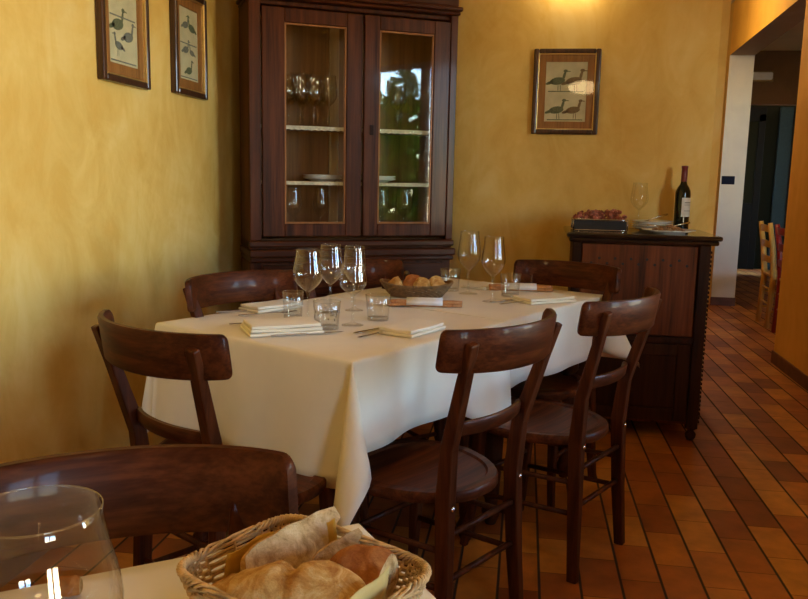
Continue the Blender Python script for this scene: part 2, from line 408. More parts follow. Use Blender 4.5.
globe_lamp((.95, 6.9, 2.6), 'unseen opal globe lamp added behind the back wall to light the passage', .16, 'lamp_glow_b')  # added lamp, hidden by the back wall, brightens the beam and orange pillar
t = thing('wall_sconce', 'small glowing wall lamp above the back wall picture', 'lamp', (.2, 4.42, 2.21))
bm = mb(); lathe(bm, [(.001,0),(.05,0),(.05,.012),(.001,.014)], 24); bmesh.ops.rotate(bm, verts=bm.verts, matrix=Matrix.Rotation(PI/2, 3, 'X')); obj('wall_plate', bm, M['brass'], t)
bm = mb(); tube(bm, [(0,-.01,0),(0,-.06,-.01),(0,-.09,.02)], .008, 8); obj('arm', bm, M['brass'], t, smooth=True)
bm = mb(); lathe(bm, [(.001,-.045),(.03,-.04),(.045,-.01),(.045,.02),(.03,.045),(.001,.05)], 24, (0,-.09,.06)); obj('lamp_shade', bm, M['sconce_glow'], t, smooth=True)
t = thing('wall_light', 'unlit pale wall light high on the brown far wall', 'lamp', (2.98, 11.4, 2.62))
bm = mb(); box(bm, -.16,.16,-.03,0,-.07,.07); obj('back_plate', bm, M['brass'], t, bevel=.01)
bm = mb(); box(bm, -.14,.14,-.09,-.03,-.05,.05); obj('lamp_shade', bm, M['china'], t, bevel=.025, seg=4)

# ------------------------------------------------------------------ chairs
def arc(s, W=.233, y0=-.320, dy=.103):
    return W*math.sin(s*1.15)/math.sin(1.15), y0 + dy*(1-math.cos(s*1.35))/(1-math.cos(1.35))
def rail_mesh(z0f, z1f, th, tilt=.15, smax=1.0, n=40, y0=-.320, dy=.103, W=.233):
    bm = mb(); rows = []
    for i in range(n+1):
        s = smax*math.sin(PI/2*(-1 + 2*i/n))
        x, y = arc(s, W, y0, dy); x2, y2 = arc(s+.01, W, y0, dy)
        t = Vector((x2-x, y2-y, 0)).normalized(); nn = Vector((-t.y, t.x, 0))
        zb, zt = z0f(s), z1f(s)
        e = max(0, (abs(s)/smax-.93)/.07); r = .016*(1-math.sqrt(max(0, 1-e*e)))
        zb += r; zt -= r
        sec = []
        h = th/2
        for (o, z) in ((-h, zb+h*.7), (-h*.6, zb+h*.15), (h*.6, zb+h*.15), (h, zb+h*.7), (h, zt-h*.8), (h*.6, zt-h*.15), (-h*.6, zt-h*.15), (-h, zt-h*.8)):
            p = Vector((x, y, z)) + nn*o; p.y -= (z-.83)*tilt; sec.append(tuple(p))
        rows.append(sec)
    vs = quadgrid(bm, rows, closed_u=True)
    bm.faces.new(vs[0][::-1]); bm.faces.new(vs[-1]); return bm
def make_chair(label, loc, rz):
    t = thing('bistro_chair', label, 'chair', loc, rz, 'dark wooden bistro chairs')
    # seat: rounded horseshoe ring and a slightly dished panel
    def outline(k, sx=1, off=0):
        a = 2*PI*k/40; c, s = math.cos(a), math.sin(a)
        p = 2.6
        x = (abs(c)**(2/p))*math.copysign(1, c)*(.205-off); y = (abs(s)**(2/p))*math.copysign(1, s)*(.205-off)
        if y < 0: x *= 1 - .26*(-y/.2)
        return x, y + .0
    bm = mb(); rows = []
    for off, z in ((.004,.412),(0,.418),(0,.436),(.005,.442),(.03,.443),(.036,.437),(.09,.434),(.16,.431)):
        rows.append([(*outline(k, 1, off), z) for k in range(40)])
    vs = quadgrid(bm, rows, closed_u=True); bm.faces.new(vs[0][::-1]); bm.faces.new(vs[-1])
    obj('seat', bm, M['chair'], t, auto=40)
    obj('backrest', rail_mesh(lambda s: .774+.006*s*s, lambda s: .884-.0018*s*s, .018), M['chair'], t, auto=50)
    obj('middle_rail', rail_mesh(lambda s: .600+.004*s*s, lambda s: .640-.002*s*s, .017, smax=.60, y0=-.262, dy=.095, n=18), M['chair'], t, auto=50)
    for s in (-1, 1):
        bm = mb()
        bar(bm, [(s*.174,-.212,0),(s*.160,-.2,.2),(s*.151,-.19,.44),(s*.157,-.202,.58),(s*.176,-.254,.76),(s*.190,-.284,.852)],
            [(.013,.016),(.015,.019),(.016,.022),(.016,.018),(.017,.013),(.016,.009)])
        l = obj('leg', bm, M['chair_leg'], t, bevel=.004)
        bm = mb(); lathe(bm, [(.001,0),(.008,.001),(.007,.004),(.001,.006)], 12); bmesh.ops.rotate(bm, verts=bm.verts, matrix=Matrix.Rotation(PI/2, 3, 'X'))
        bmesh.ops.translate(bm, verts=bm.verts, vec=(s*.151, -.2125, .425)); b_ = obj('bolt', bm, M['steel'], l, smooth=True)
        bm = mb()
        bar(bm, [(s*.185,.185,0),(s*.172,.168,.12),(s*.166,.155,.28),(s*.166,.15,.416)], [(.012,.012),(.0135,.0135),(.017,.017),(.019,.019)])
        obj('leg', bm, M['chair_leg'], t, bevel=.005)
        for z in (.19, .29):
            bm = mb(); tube(bm, [(s*.158,-.198,z+.02),(s*.168,.155,z)], .0085, 8); obj('stretcher', bm, M['chair_leg'], t, smooth=True)
    for z in (.23, .35):
        bm = mb(); tube(bm, [(-.157,-.197,z),(.157,-.197,z)], .0085, 8); obj('stretcher', bm, M['chair_leg'], t, smooth=True)
    bm = mb(); tube(bm, [(-.168,.155,.25),(.168,.155,.25)], .0085, 8); obj('stretcher', bm, M['chair_leg'], t, smooth=True)
    return t
TA = .495                       # the long side of the dining tables, from the Y axis
ed = Vector((math.sin(TA), math.cos(TA))); od = Vector((math.cos(TA), -math.sin(TA)))
def seat_at(rear, face):        # rear = midpoint of the rear feet; face = unit vector the sitter looks along
    f = Vector(face).normalized(); o = Vector(rear) + f*.224
    return (o.x, o.y, 0), math.atan2(-f.x, f.y)
l, r = seat_at((.290, 2.500), (-.866, .50))
chair = make_chair('dark bistro chair on the right side of the dining table, nearest the sideboard', l, r)
def place(rear, face, label):
    l, r = seat_at(rear, face); return dup(chair, l, r, label)
place((-.054, 1.966), (-.85, .527), 'dark bistro chair on the right side of the dining table, nearer the bread basket table')
place((-.816, 1.72), (.512, .859), 'dark bistro chair at the near end of the long dining table, by the left wall')
place((-.929, 2.583), (.863, -.504), 'dark bistro chair against the left wall side of the table, nearest the left wall pictures')
place((-.668, 3.121), (.674, -.739), 'dark bistro chair on the far side of the table, in front of the glazed cupboard')
place((.174, 3.335), (-.474, -.881), 'dark bistro chair at the far end of the table, in front of the sideboard')
place((-.462, .776), (.563, -.826), 'foreground bistro chair whose wide curved backrest stands behind the large wine glass')

# ------------------------------------------------------------------ tables and cloths
def make_table(label, loc, rz, L, W, ztop=.745):
    t = thing('dining_table', label, 'table', loc, rz)
    bm = mb(); box(bm, -W/2, W/2, -L/2, L/2, ztop-.03, ztop); obj('tabletop', bm, M['chair'], t, bevel=.003)
    bm = mb()
    for s in (-1, 1):
        box(bm, -W/2+.05, W/2-.05, s*(L/2-.06)-.01, s*(L/2-.06)+.01, ztop-.11, ztop-.03); box(bm, s*(W/2-.06)-.01, s*(W/2-.06)+.01, -L/2+.07, L/2-.07, ztop-.11, ztop-.03)
    obj('apron', bm, M['chair'], t)
    for sx in (-1, 1):
        for sy in (-1, 1):
            bm = mb(); o = (sx*(W/2-.075), sy*(L/2-.075), 0)
            lathe(bm, [(.018,0),(.03,.03),(.034,.05),(.022,.075),(.026,.1),(.032,.2),(.036,.34),(.03,.42),(.024,.44),(.038,.46),(.04,.5),(.028,.52),(.032,.535)], 16, o, close=True)
            box(bm, o[0]-.032, o[0]+.032, o[1]-.032, o[1]+.032, .535, ztop-.032)
            obj('leg', bm, M['chair_leg'], t, auto=40)
    return t
def cloth_mesh(L, W, zt, df, db, dr, dl, seed=1, flare=.012, fold=.019, cflare=.46, dr_far=None, dr_near=None):
    """local frame: +y along length, +x = right; origin = near right corner; top spans y 0..L, x -W..0"""
    rnd = random.Random(seed); ph = [rnd.uniform(0, 6.28) for _ in range(8)]
    bm = mb()
    def axis(a0, a1, d0, d1, n, nd):
        pts = [a0-d0*((nd-k)/nd)**1.8 for k in range(nd)] + [a0 + (a1-a0)*k/n for k in range(n+1)] + [a1 + d1*((k+1)/nd)**1.8 for k in range(nd)]
        return pts if d0 else pts[nd:]
    R0 = .004
    ysx = axis(0, L, 1, 1, 34, 14); xsx = axis(-W, 0, 1, 1, 34, 14)
    rows = []
    for yy in ysx:
        row = []
        for xx in xsx:
            oy = yy if yy < 0 else (yy-L if yy > L else 0)
            ox = xx if xx > 0 else (xx+W if xx < -W else 0)
            fy = df if oy < 0 else db; fx = dr if ox > 0 else dl
            cyy = min(max(yy, 0), L); cxx = min(max(xx, -W), 0)
            if ox > 0 and dr_far is not None:
                q = cyy/L; fx = dr_near + (dr_far-dr_near)*max(0, (q-.55)/.45)**1.6
            dyv = abs(oy)*fy; dxv = abs(ox)*fx
            r = math.hypot(dxv, dyv)
            if r < 1e-9:
                row.append((cxx, cyy, zt)); continue
            th = math.atan2(dxv, dyv)
            sgn = Vector((math.copysign(1, ox)*math.sin(th), math.copysign(1, oy)*math.cos(th)))
            s2 = math.sin(2*th)
            base = R0*(1-math.exp(-r/R0)) + flare*(r/.3)
            al = cyy*9 + ph[0] if ox else cxx*9 + ph[1]
            wav = fold*(r/.3)**1.2*(math.sin(al) + .5*math.sin(al*2.3+ph[2]))*(1-s2)
            out = base + wav + cflare*(1 if ox > 0 else .3)*r*s2*s2*(1 if (oy and ox) else 0)
            dn = math.sqrt(max(0, r*r - (out-base)**2)) if r > out else r*.8
            tw = .05*s2*r*math.sin(4*th+ph[3])
            row.append((cxx + sgn.x*out - sgn.y*tw, cyy + sgn.y*out + sgn.x*tw, zt - dn + min(.004, r*.3)))
        rows.append(row)
    quadgrid(bm, rows)
    bmesh.ops.remove_doubles(bm, verts=bm.verts, dist=1e-5)
    return bm
NR = Vector((-.416, 1.937))
T1c = NR + ed*.39 - od*.39; T2c = NR + ed*(.785+.375) - od*.39
make_table('dark dining table under the nearer white cloth, by the left wall', (T1c.x, T1c.y, 0), -TA, .77, .77)
make_table('dark dining table under the farther white cloth, toward the sideboard', (T2c.x, T2c.y, 0), -TA, .74, .77)
o = obj('tablecloth', cloth_mesh(.785, .80, .755, .345, .012, .25, .25, 3, dr_far=.43, dr_near=.245), M['cloth'], smooth=True, solid=.0012)
o.location = (NR.x, NR.y, 0); o.rotation_euler = (0, 0, -TA)
tag(o, 'cream tablecloth with the long hanging corner, on the nearer half of the dining table', 'tablecloth', 'cream tablecloths')
o = obj('tablecloth', cloth_mesh(.80, .80, .7585, .004, .26, .24, .24, 5), M['cloth'], smooth=True, solid=.0012)
o.location = (NR.x+ed.x*.787, NR.y+ed.y*.787, 0); o.rotation_euler = (0, 0, -TA)
tag(o, 'cream tablecloth on the farther half of the dining table, toward the sideboard', 'tablecloth', 'cream tablecloths')
# near table
NA = math.atan2(.67, -.74)       # not used for rotation directly
ea = Vector((-.815, -.58)).normalized(); eb = Vector((.58, -.815)).normalized()
NC = Vector((-.205, 1.005))
cn = NC + ea*.4 + eb*.4
ang = math.atan2(eb.y, eb.x)     # local +x = eb ; local +y = -ea
make_table('foreground dining table under a cream cloth, holding the bread basket', (cn.x, cn.y, 0), ang, .77, .77)
# cloth frame: origin at near right corner -> local +x right = eb side end
o = obj('tablecloth', cloth_mesh(.8, .8, .755, .24, .24, .24, .24, 9), M['cloth'], smooth=True, solid=.0012)
pr = NC + ea*.8 + eb*.8
o.location = (pr.x, pr.y, 0); o.rotation_euler = (0, 0, ang)
tag(o, 'cream tablecloth in the foreground, under the wicker bread basket', 'tablecloth', 'cream tablecloths')

# ------------------------------------------------------------------ glassware
TZ = .757; TZ2 = .7605
def wine_glass(label, loc, H=.235, R=.048, rim=.037, group='wine glasses', stem=.095):
    t = thing('wine_glass', label, 'wine glass', loc, 0, group)
    bm = mb(); lathe(bm, [(R*.8,.0),(R*.8,.0015),(R*.45,.004),(.008,.009),(.0042,.018),(.0036,stem*.6),(.0042,stem-.006),(.008,stem)], 28, close=True)
    obj('stem', bm, M['glass_soft'], t, smooth=True)
    hb = H-stem; prof = []
    for k in range(17):
        q = k/16
        if q < .42: r_ = R*math.sin((q/.42)*PI/2)**.75
        else:
            u = (q-.42)/.58; r_ = R + (rim-R)*(u*u*(3-2*u))**.9
        prof.append((max(r_, .004), stem + hb*(q if q > .0 else 0)*1.0))
    prof.append((rim-.0008, H+.0006))
    bm = mb(); lathe(bm, prof, 40); obj('bowl', bm, M['glass'], t, smooth=True)
    bm = mb(); n = 40; tube(bm, [(rim*math.cos(2*PI*k/n), rim*math.sin(2*PI*k/n), H) for k in range(n)], .0007, 6, closed=True); obj('rim', bm, M['glass'], t, smooth=True)
    return t
wine_glass('tall clear wine glass nearest the left wall, leftmost of the near cluster', (-.672, 2.45, TZ), .232, .048, .037)
wine_glass('tallest clear wine glass at the back of the near cluster', (-.645, 2.64, TZ), .232, .043, .034)
wine_glass('short clear wine glass at the front right of the near cluster', (-.521, 2.425, TZ), .192, .043, .037)
wine_glass('clear wine glass half hidden behind the short one in the near cluster', (-.575, 2.70, TZ), .225, .040, .034)
wine_glass('clear wine glass in the middle of the far place settings, left of its pair', (-.213, 3.2, TZ2), .25, .047, .037)
wine_glass('clear wine glass beside the far tumbler, right of its pair', (-.109, 3.015, TZ2), .245, .045, .036)
wine_glass('very large wine glass in the left foreground', (-.352, .52, TZ), .212, .0605, .0475, stem=.08)
def tumbler(label, loc, H=.088, R=.037, deco=False):
    t = thing('glass_tumbler', label, 'tumbler', loc, 0, 'water tumblers')
    bm = mb(); lathe(bm, [(R*.82,0),(R*.84,.003),(R*.9,H*.5),(R,H),(R-.0012,H+.0008),(R-.002,H),(R*.9-.002,H*.5),(R*.80,.012),(.001,.010)], 36)
    obj('cup', bm, M['glass_soft'], t, smooth=True)
    bm = mb(); lathe(bm, [(.001,0),(R*.8,0),(R*.82,.002),(R*.8,.009),(.001,.008)], 32); obj('base', bm, M['glass_soft'], t, smooth=True)
    bm = mb(); n = 36; tube(bm, [((R-.001)*math.cos(2*PI*k/n), (R-.001)*math.sin(2*PI*k/n), H) for k in range(n)], .0009, 6, closed=True); obj('rim', bm, M['glass'], t, smooth=True)
    if deco:
        bm = mb(); rnd = random.Random(4)
        for k in range(16):
            a = rnd.uniform(0, 2*PI); z = rnd.uniform(.03, .065); r_ = R*.92+.0012
            ra = rnd.uniform(.002, .0045)
            tube(bm, [(r_*math.cos(a), r_*math.sin(a), z-ra), (r_*math.cos(a+.06), r_*math.sin(a+.06), z), (r_*math.cos(a), r_*math.sin(a), z+ra)], [.0006, ra*.5, .0006], 6)
        obj('leaf_pattern', bm, M['ink_grey'], t, smooth=True)
    return t
tumbler('clear straight tumbler left of the near wine glasses', (-.735, 2.495, TZ), .088, .036)
tumbler('tumbler with a small dark leaf pattern, in front of the near wine glasses', (-.584, 2.345, TZ), .085, .043, True)
tumbler('clear tumbler right of the near wine glasses, before the breadstick pack', (-.461, 2.54, TZ), .082, .042)
tumbler('clear tumbler just right of the small bread basket', (-.292, 3.264, TZ2), .09, .043)
tumbler('clear tumbler in front of the far breadstick pack', (-.045, 3.18, TZ2), .088, .042)

# ------------------------------------------------------------------ napkins, cutlery
def napkin(label, c, ang, w, l, z=TZ, layers=3, th=.0055, seed=0):
    t = thing('folded_napkin', label, 'napkin', (c[0], c[1], z), ang, 'folded napkins'); rnd = random.Random(seed)
    for k in range(layers):
        bm = mb(); rows = []
        i0 = .006*k; nx, ny = 10, 12
        for i in range(nx+1):
            rows.append([(-w/2+i0 + (w-2*i0)*i/nx + rnd.uniform(-.0006,.0006), -l/2 + i0*.6 + (l-i0*1.2)*j/ny, (k+.5)*th + .0012*math.sin(i*.7+k)*math.sin(j*.5+k) ) for j in range(ny+1)])
        quadgrid(bm, rows); obj('fold', bm, M['napkin'], t, smooth=True, solid=th*.86, bevel=.0018)
    return t
napkin('folded napkin at the near end of the table, with the bright blue-white edge', (-.705, 2.275), -1.03, .15, .22, TZ, 3, .010, 1)
napkin('folded napkin on the left side of the table, before the left wall chair', (-.862, 2.66), -TA-.08, .11, .2, TZ, 2, .010, 2)
napkin('folded napkin on the right side of the near half, behind the near chair back', (-.325, 2.375), -TA+.08, .125, .2, TZ, 2, .010, 3)
napkin('folded napkin at the right far corner of the table', (.085, 3.085), -TA-.4, .125, .22, TZ2, 2, .010, 4)
napkin('folded napkin on the far left side, behind the breadstick pack', (-.165, 3.42), -TA, .12, .17, TZ2, 2, .006, 5)
def fork(label, c, ang, z):
    t = thing('table_fork', label, 'fork', (c[0], c[1], z+.0045), ang, 'table forks')
    bm = mb(); bar(bm, [(0,-.10,.0),(0,-.04,.001),(0,.02,.004),(0,.045,.002)], [(.0055,.0012),(.004,.0012),(.003,.0014),(.004,.0013)]); obj('handle', bm, M['steel'], t, auto=40)
    bm = mb(); box(bm, -.010,.010,.045,.062,.0012,.0032)
    for k in range(4):
        x = -.0085 + k*.00567; bar(bm, [(x,.062,.002),(x,.085,.0035),(x,.098,.006)], [(.0014,.0009)]*3)
    obj('tines', bm, M['steel'], t)
def knife(label, c, ang, z):
    t = thing('table_knife', label, 'knife', (c[0], c[1], z+.0035), ang, 'table knives')
    bm = mb(); bar(bm, [(0,-.11,.0),(0,-.06,.0),(0,0,.0)], [(.0065,.0026),(.006,.0028),(.0045,.0024)]); obj('handle', bm, M['steel'], t, bevel=.001)
    bm = mb(); prism(bm, [(-.005,0),(.008,0),(.0095,.06),(.005,.1),(-.004,.112),(-.005,.06)], -.0006, .0006); obj('blade', bm, M['steel'], t)
LA = -TA
knife('steel knife beside the near end napkin, pointing at the tumblers', (-.615, 2.24), -1.03, TZ)
fork('steel fork tucked left of the near end napkin', (-.80, 2.37), -1.03, TZ)
knife('steel knife beside the left side napkin', (-.92, 2.585), -1.0, TZ)
fork('steel fork between the left side napkin and the tumbler', (-.83, 2.53), -1.0, TZ)
fork('steel fork in front of the napkin behind the near right chair', (-.405, 2.30), -.55, TZ)
knife('steel knife along the napkin behind the near right chair', (-.425, 2.37), -.55, TZ)
fork('steel fork in front of the napkin at the far right corner', (.0, 3.0), -.85, TZ2)
knife('steel knife along the napkin at the far right corner', (-.03, 3.06), -.85, TZ2)

# breadstick packs
def sticks(label, c, ang, z, n=5, L=.27):
    t = thing('breadstick_pack', label, 'breadsticks', (c[0], c[1], z), ang, 'breadstick packs'); rnd = random.Random(n)
    for k in range(n):
        y = -.018 + .012*(k % 4); zz = .0065 if k < 4 else .017
        pts = []; rr = []
        for i in range(10):
            u = i/9; pts.append((-L/2 + L*u + rnd.uniform(-.002,.002), y + rnd.uniform(-.0015,.0015) + (u-.5)*rnd.uniform(-.004,.004), zz)); rr.append(.0062*(1+.18*math.sin(i*2+k)))
        bm = mb(); tube(bm, pts, rr, 8); obj('breadstick', bm, M['stick'], t, smooth=True)
    bm = mb(); rows = []
    for x in (-.065, -.02, .03, .065):
        rows.append([(x, .0275*math.cos(a)*(1+.12*math.cos(2*a)), .015+.0155*math.sin(a)) for a in [2*PI*k/20 for k in range(20)]])
    quadgrid(bm, rows, closed_u=True); obj('paper_band', bm, M['paper_white'], t, smooth=True, solid=.0008)
sticks('breadsticks in a white paper band, in front of the small bread basket', (-.345, 2.84), .12, TZ2, 6, .27)
sticks('breadsticks in a white paper band, behind the far tumbler', (-.005, 3.36), .10, TZ2, 7, .26)

# ------------------------------------------------------------------ bread
def bread(label, loc, rot, a, b, c, cut=None, m0='crust', seed=1, ridge=0, group='bread pieces', taper=.0, name='bread_piece', half=False):
    """loaf: half length a, half width b, half height c; cut in (-1..1) slices the +x end flat"""
    rnd = random.Random(seed); ph = [rnd.uniform(0, 6.28) for _ in range(6)]
    o = thing(name, label, 'bread', loc, 0, group); o.rotation_euler = rot
    bm = mb(); n, m_ = 44, 52; rows = []
    x1 = cut if cut is not None else .999
    for i in range(n+1):
        u = -.999 + (x1+.999)*(i/n)
        rr = max(0, 1-abs(u)**2.6)**.5
        if half: rr = (min(1, (u+1.001)*6))**.5*(1-.8*max(0, (u+.35)/1.35)**1.3)
        row = []
        for k in range(m_):
            an = (2*PI*k/m_) if not half else PI*k/(m_-1); cy, sz = math.cos(an), math.sin(an)
            q = 1 + .05*math.sin(3*an+ph[0]+u*3) + .035*math.sin(5*u*2+ph[1]+an)
            if ridge and sz > .3: q -= ridge*math.exp(-((u+.12-.1*cy)/.11)**2)*sz
            nv = Vector((u*a*38 + seed*3.1, cy*b*38, sz*c*38)); q += (.03 if half else .085)*mnoise.noise(nv) + (.01 if half else .035)*mnoise.noise(nv*3.1)
            z = c*rr*sz*q
            if sz < 0: z *= .62
            row.append((a*u, b*rr*cy*q*(1-taper*u), z))
        rows.append(row)
    vs = quadgrid(bm, rows, closed_u=not half)
    if not half:
        bm.faces.new(vs[0][::-1])
        if cut is None: bm.faces.new(vs[-1])
    obj('crust', bm, M[m0], o, smooth=True)
    if half:
        bm = mb(); quadgrid(bm, [[tuple(Vector(r_[0]).lerp(Vector(r_[-1]), j/6) + Vector((0,0,.0012*math.sin(i*2+j*3)))) for j in range(7)] for i, r_ in enumerate(rows)])
        obj('crumb', bm, M['crumb'], o, smooth=True)
    if cut is not None:
        bm = mb(); rim_ = rows[-1]; cx = rim_[0][0]
        rr_ = []
        for s in (1.0, .96, .7, .35, .03):
            rr_.append([(cx + .0015*(1-s) + (.0012*math.sin(k*3+s*9) if s < .95 else -.0004), y*s, z*s) for k, (_, y, z) in enumerate(rim_)])
        quadgrid(bm, rr_, closed_u=True); obj('crumb', bm, M['crumb'], o, smooth=True)
    return o
# ------------------------------------------------------------------ wicker baskets
def superloop(hx, hy, z, n=72, p=5, wob=0, kk=0, ph=0):
    pts = []
    for k in range(n):
        a = 2*PI*k/n; c, s = math.cos(a), math.sin(a)
        x = abs(c)**(2/p)*math.copysign(1, c)*hx; y = abs(s)**(2/p)*math.copysign(1, s)*hy
        d_ = Vector((x/hx, y/hy, 0)); d_.normalize()
        o = wob*math.sin(kk*a + ph); pts.append((x + d_.x*o, y + d_.y*o, z))
    return pts
def basket(label, loc, rz, hx, hy, h, p, flare, mat, rows=9, stakes=44, rw=.0016, sag=0, cat='basket', rim_lift=0.0):
    t = thing('bread_basket', label, cat, loc, rz); rnd = random.Random(3)
    bm = mb()
    for i in range(rows):
        u = i/(rows-1); e = 1 - flare*(1-u)
        loop = superloop(hx*e, hy*e, .004 + (h-.008)*u, 144, p, rw*1.1, stakes/2, PI*(i % 2))
        loop = [(x, y, z + rim_lift*u*(abs(x)/hx)**3) for x, y, z in loop]
        tube(bm, loop, rw*(1+rnd.uniform(-.15,.15)), 6, closed=True)
    obj('weave', bm, M[mat], t, smooth=True)
    bm = mb(); a0 = superloop(hx*(1-flare), hy*(1-flare), .002, stakes, p); a1 = superloop(hx, hy, h, stakes, p)
    for q0, q1 in zip(a0, a1): tube(bm, [q0, (q1[0], q1[1], q1[2]+rim_lift*(abs(q1[0])/hx)**3)], rw*.8, 6)
    obj('stakes', bm, M[mat], t, smooth=True)
    bm = mb()
    for ph in (0, PI/2, PI, PI*1.5):
        loop = superloop(hx, hy, h, 144, p); out = []
        for k, (x, y, z) in enumerate(loop):
            a = k/144*2*PI*24 + ph; d_ = Vector((x/hx, y/hy, 0)).normalized(); rr = rw*1.9
            out.append((x + d_.x*rr*math.cos(a), y + d_.y*rr*math.cos(a), z + rr*math.sin(a)*1.1 + rim_lift*(abs(x)/hx)**3))
        tube(bm, out, rw*.9, 6, closed=True)
    obj('rim', bm, M[mat], t, smooth=True)
    bm = mb(); lo = superloop(hx*(1-flare), hy*(1-flare), 0.003, 48, p); vs = [bm.verts.new(q) for q in lo]; bm.faces.new(vs)
    obj('bottom', bm, M[mat], t, solid=.003)
    return t
bu = Vector((.88, -.475)).normalized()
bang = math.atan2(bu.y, bu.x)
bc = Vector((-.262, .87)) + bu*.113 + Vector((-.475, -.88))*.09
basket('pale wicker basket filled with sliced bread in the foreground', (bc.x, bc.y, TZ+.001), bang, .107, .088, .068, 6, .2, 'wicker', 17, 64, .0019)
def bl(u, v, z):   # basket local to world
    p = bc + bu*u + Vector((.475, .88))*v; return (p.x, p.y, TZ + z)
bread('pale golden bread roll with a slit at the front of the foreground basket', bl(.024,-.035,.060), (.15, 0, .12), .070, .037, .034, None, 'crust', 11, .3)
bread('round brown crusted bread piece at the right of the foreground basket', bl(.053,.036,.062), (0, 0, bang+.2), .045, .03, .031, .5, 'crust_dark', 12, 0)
bread('long bread wedge with pale crumb leaning at the back left of the foreground basket', bl(-.030,.022,.072), (-2.0, -.30, 1.12), .068, .034, .03, None, 'crust', 13, 0, half=True)
bread('small bread heel with floury crumb in the middle of the foreground basket', bl(.008,.046,.07), (-2.0, -.5, 1.0), .034, .018, .02, None, 'crust', 14, half=True)
bread('bread roll lying low in the left of the foreground basket', bl(-.06,-.035,.03), (0, 0, bang+1.4), .04, .026, .024, None, 'crust', 15)
def paper(label, pts, m, seed=1):
    bm = mb(); a, b, c, d_ = [Vector(p) for p in pts]; rows = []
    rnd = random.Random(seed)
    for i in range(9):
        u = i/8; rows.append([tuple(a.lerp(b, v/8).lerp(d_.lerp(c, v/8), u) + Vector((0,0,1))*.002*math.sin(u*5+v) + Vector(((b-a).cross(d_-a)).normalized())*.004*math.sin(u*3.1)*math.sin(v/8*3.1)) for v in range(9)])
    quadgrid(bm, rows); o = obj('paper_liner', bm, M[m], smooth=True, solid=.0006)
    return tag(o, label, 'paper', 'basket liner papers')
paper('yellow paper liner sticking up at the left end of the foreground basket', [bl(-.068,.055,.025), bl(-.075,-.05,.02), bl(-.076,-.035,.074), bl(-.076,.03,.078)], 'liner')
paper('yellow paper liner standing behind the long wedge in the foreground basket', [bl(-.07,.062,.025), bl(-.005,.066,.025), bl(-.02,.068,.094), bl(-.055,.068,.074)], 'liner')
paper('pale paper liner with a pointed tip at the right of the foreground basket', [bl(.072,-.06,.02), bl(.072,.035,.02), bl(.093,.02,.094), bl(.087,-.045,.078)], 'liner_pale')
bread('bread crumb chunk on the cloth, seen through the large wine glass', (-.475,.755,TZ+.012), (0,0,.4), .019,.012,.013, .6, 'crust_dark', 21, name='bread_chunk')
# small oval basket
basket('small brown oval wicker basket with bread on the dining table', (-.405, 3.06, TZ2+.001), .12, .138, .08, .045, 2.3, .28, 'wicker_dark', 9, 52, .0022, rim_lift=.014)
for k, (x, y, z, a, m0, lb) in enumerate([(-.07,.0,.045,.3,'crust','pale bread slice at the left of the small oval basket'), (-.015,.012,.05,1.2,'crust_dark','brown bread slice left of centre in the small oval basket'),
        (.03,-.01,.048,.9,'crust','bread slice right of centre in the small oval basket'), (.078,.0,.052,2.0,'crust','golden bread slice at the right of the small oval basket')]):
    bread(lb, (-.405+x, 3.06+y, TZ2+z+.004), (.35, -.45, a), .05, .034, .026, .2 if k != 1 else .4, m0, 30+k, group='bread slices in the small basket')

# ------------------------------------------------------------------ corner cupboard
PLc = Vector((-1.288, 3.659)); cth = math.atan2(.4708, .8822)
cab = thing('corner_cupboard', 'tall dark walnut cupboard with two glazed doors across the left corner', 'cupboard', (PLc.x, PLc.y, 0), cth)
W_ = 1.043
def cpart(name, boxes, mat, parent=cab, bevel=.004):
    bm = mb()
    for b in boxes: box(bm, *b)
    return obj(name, bm, mat, parent, bevel=bevel)
D_ = .31
# base unit
cpart('base', [(0,W_,.02,D_,.06,.80),(-.01,W_+.01,.0,.04,0,.09)], M['cab'])
cpart('base_top', [(-.006,W_+.012,-.022,D_,.825,.862),(-.002,W_+.006,-.012,D_,.80,.825)], M['cab_h'], bevel=.007)
for x0, x1 in ((.06,.51),(.545,.995)):
    dr_ = cpart('drawer', [(x0,x1,.002,.03,.64,.785)], M['cab_h'])
    bm = mb(); lathe(bm, [(.001,-.022),(.01,-.022),(.015,-.014),(.008,-.004),(.007,.004),(.001,.004)], 16)
    bmesh.ops.rotate(bm, verts=bm.verts, matrix=Matrix.Rotation(-PI/2, 3, 'X')); bmesh.ops.translate(bm, verts=bm.verts, vec=((x0+x1)/2+.02, -.002, .735)); obj('knob', bm, M['brass'], dr_, smooth=True)
    dd = cpart('base_door', [(x0,x0+.06,.002,.03,.1,.62),(x1-.06,x1,.002,.03,.1,.62),(x0+.06,x1-.06,.002,.03,.1,.17),(x0+.06,x1-.06,.002,.03,.55,.62)], M['cab'])
    cpart('base_panel', [(x0+.06,x1-.06,.012,.024,.17,.55)], M['cab'], dd)
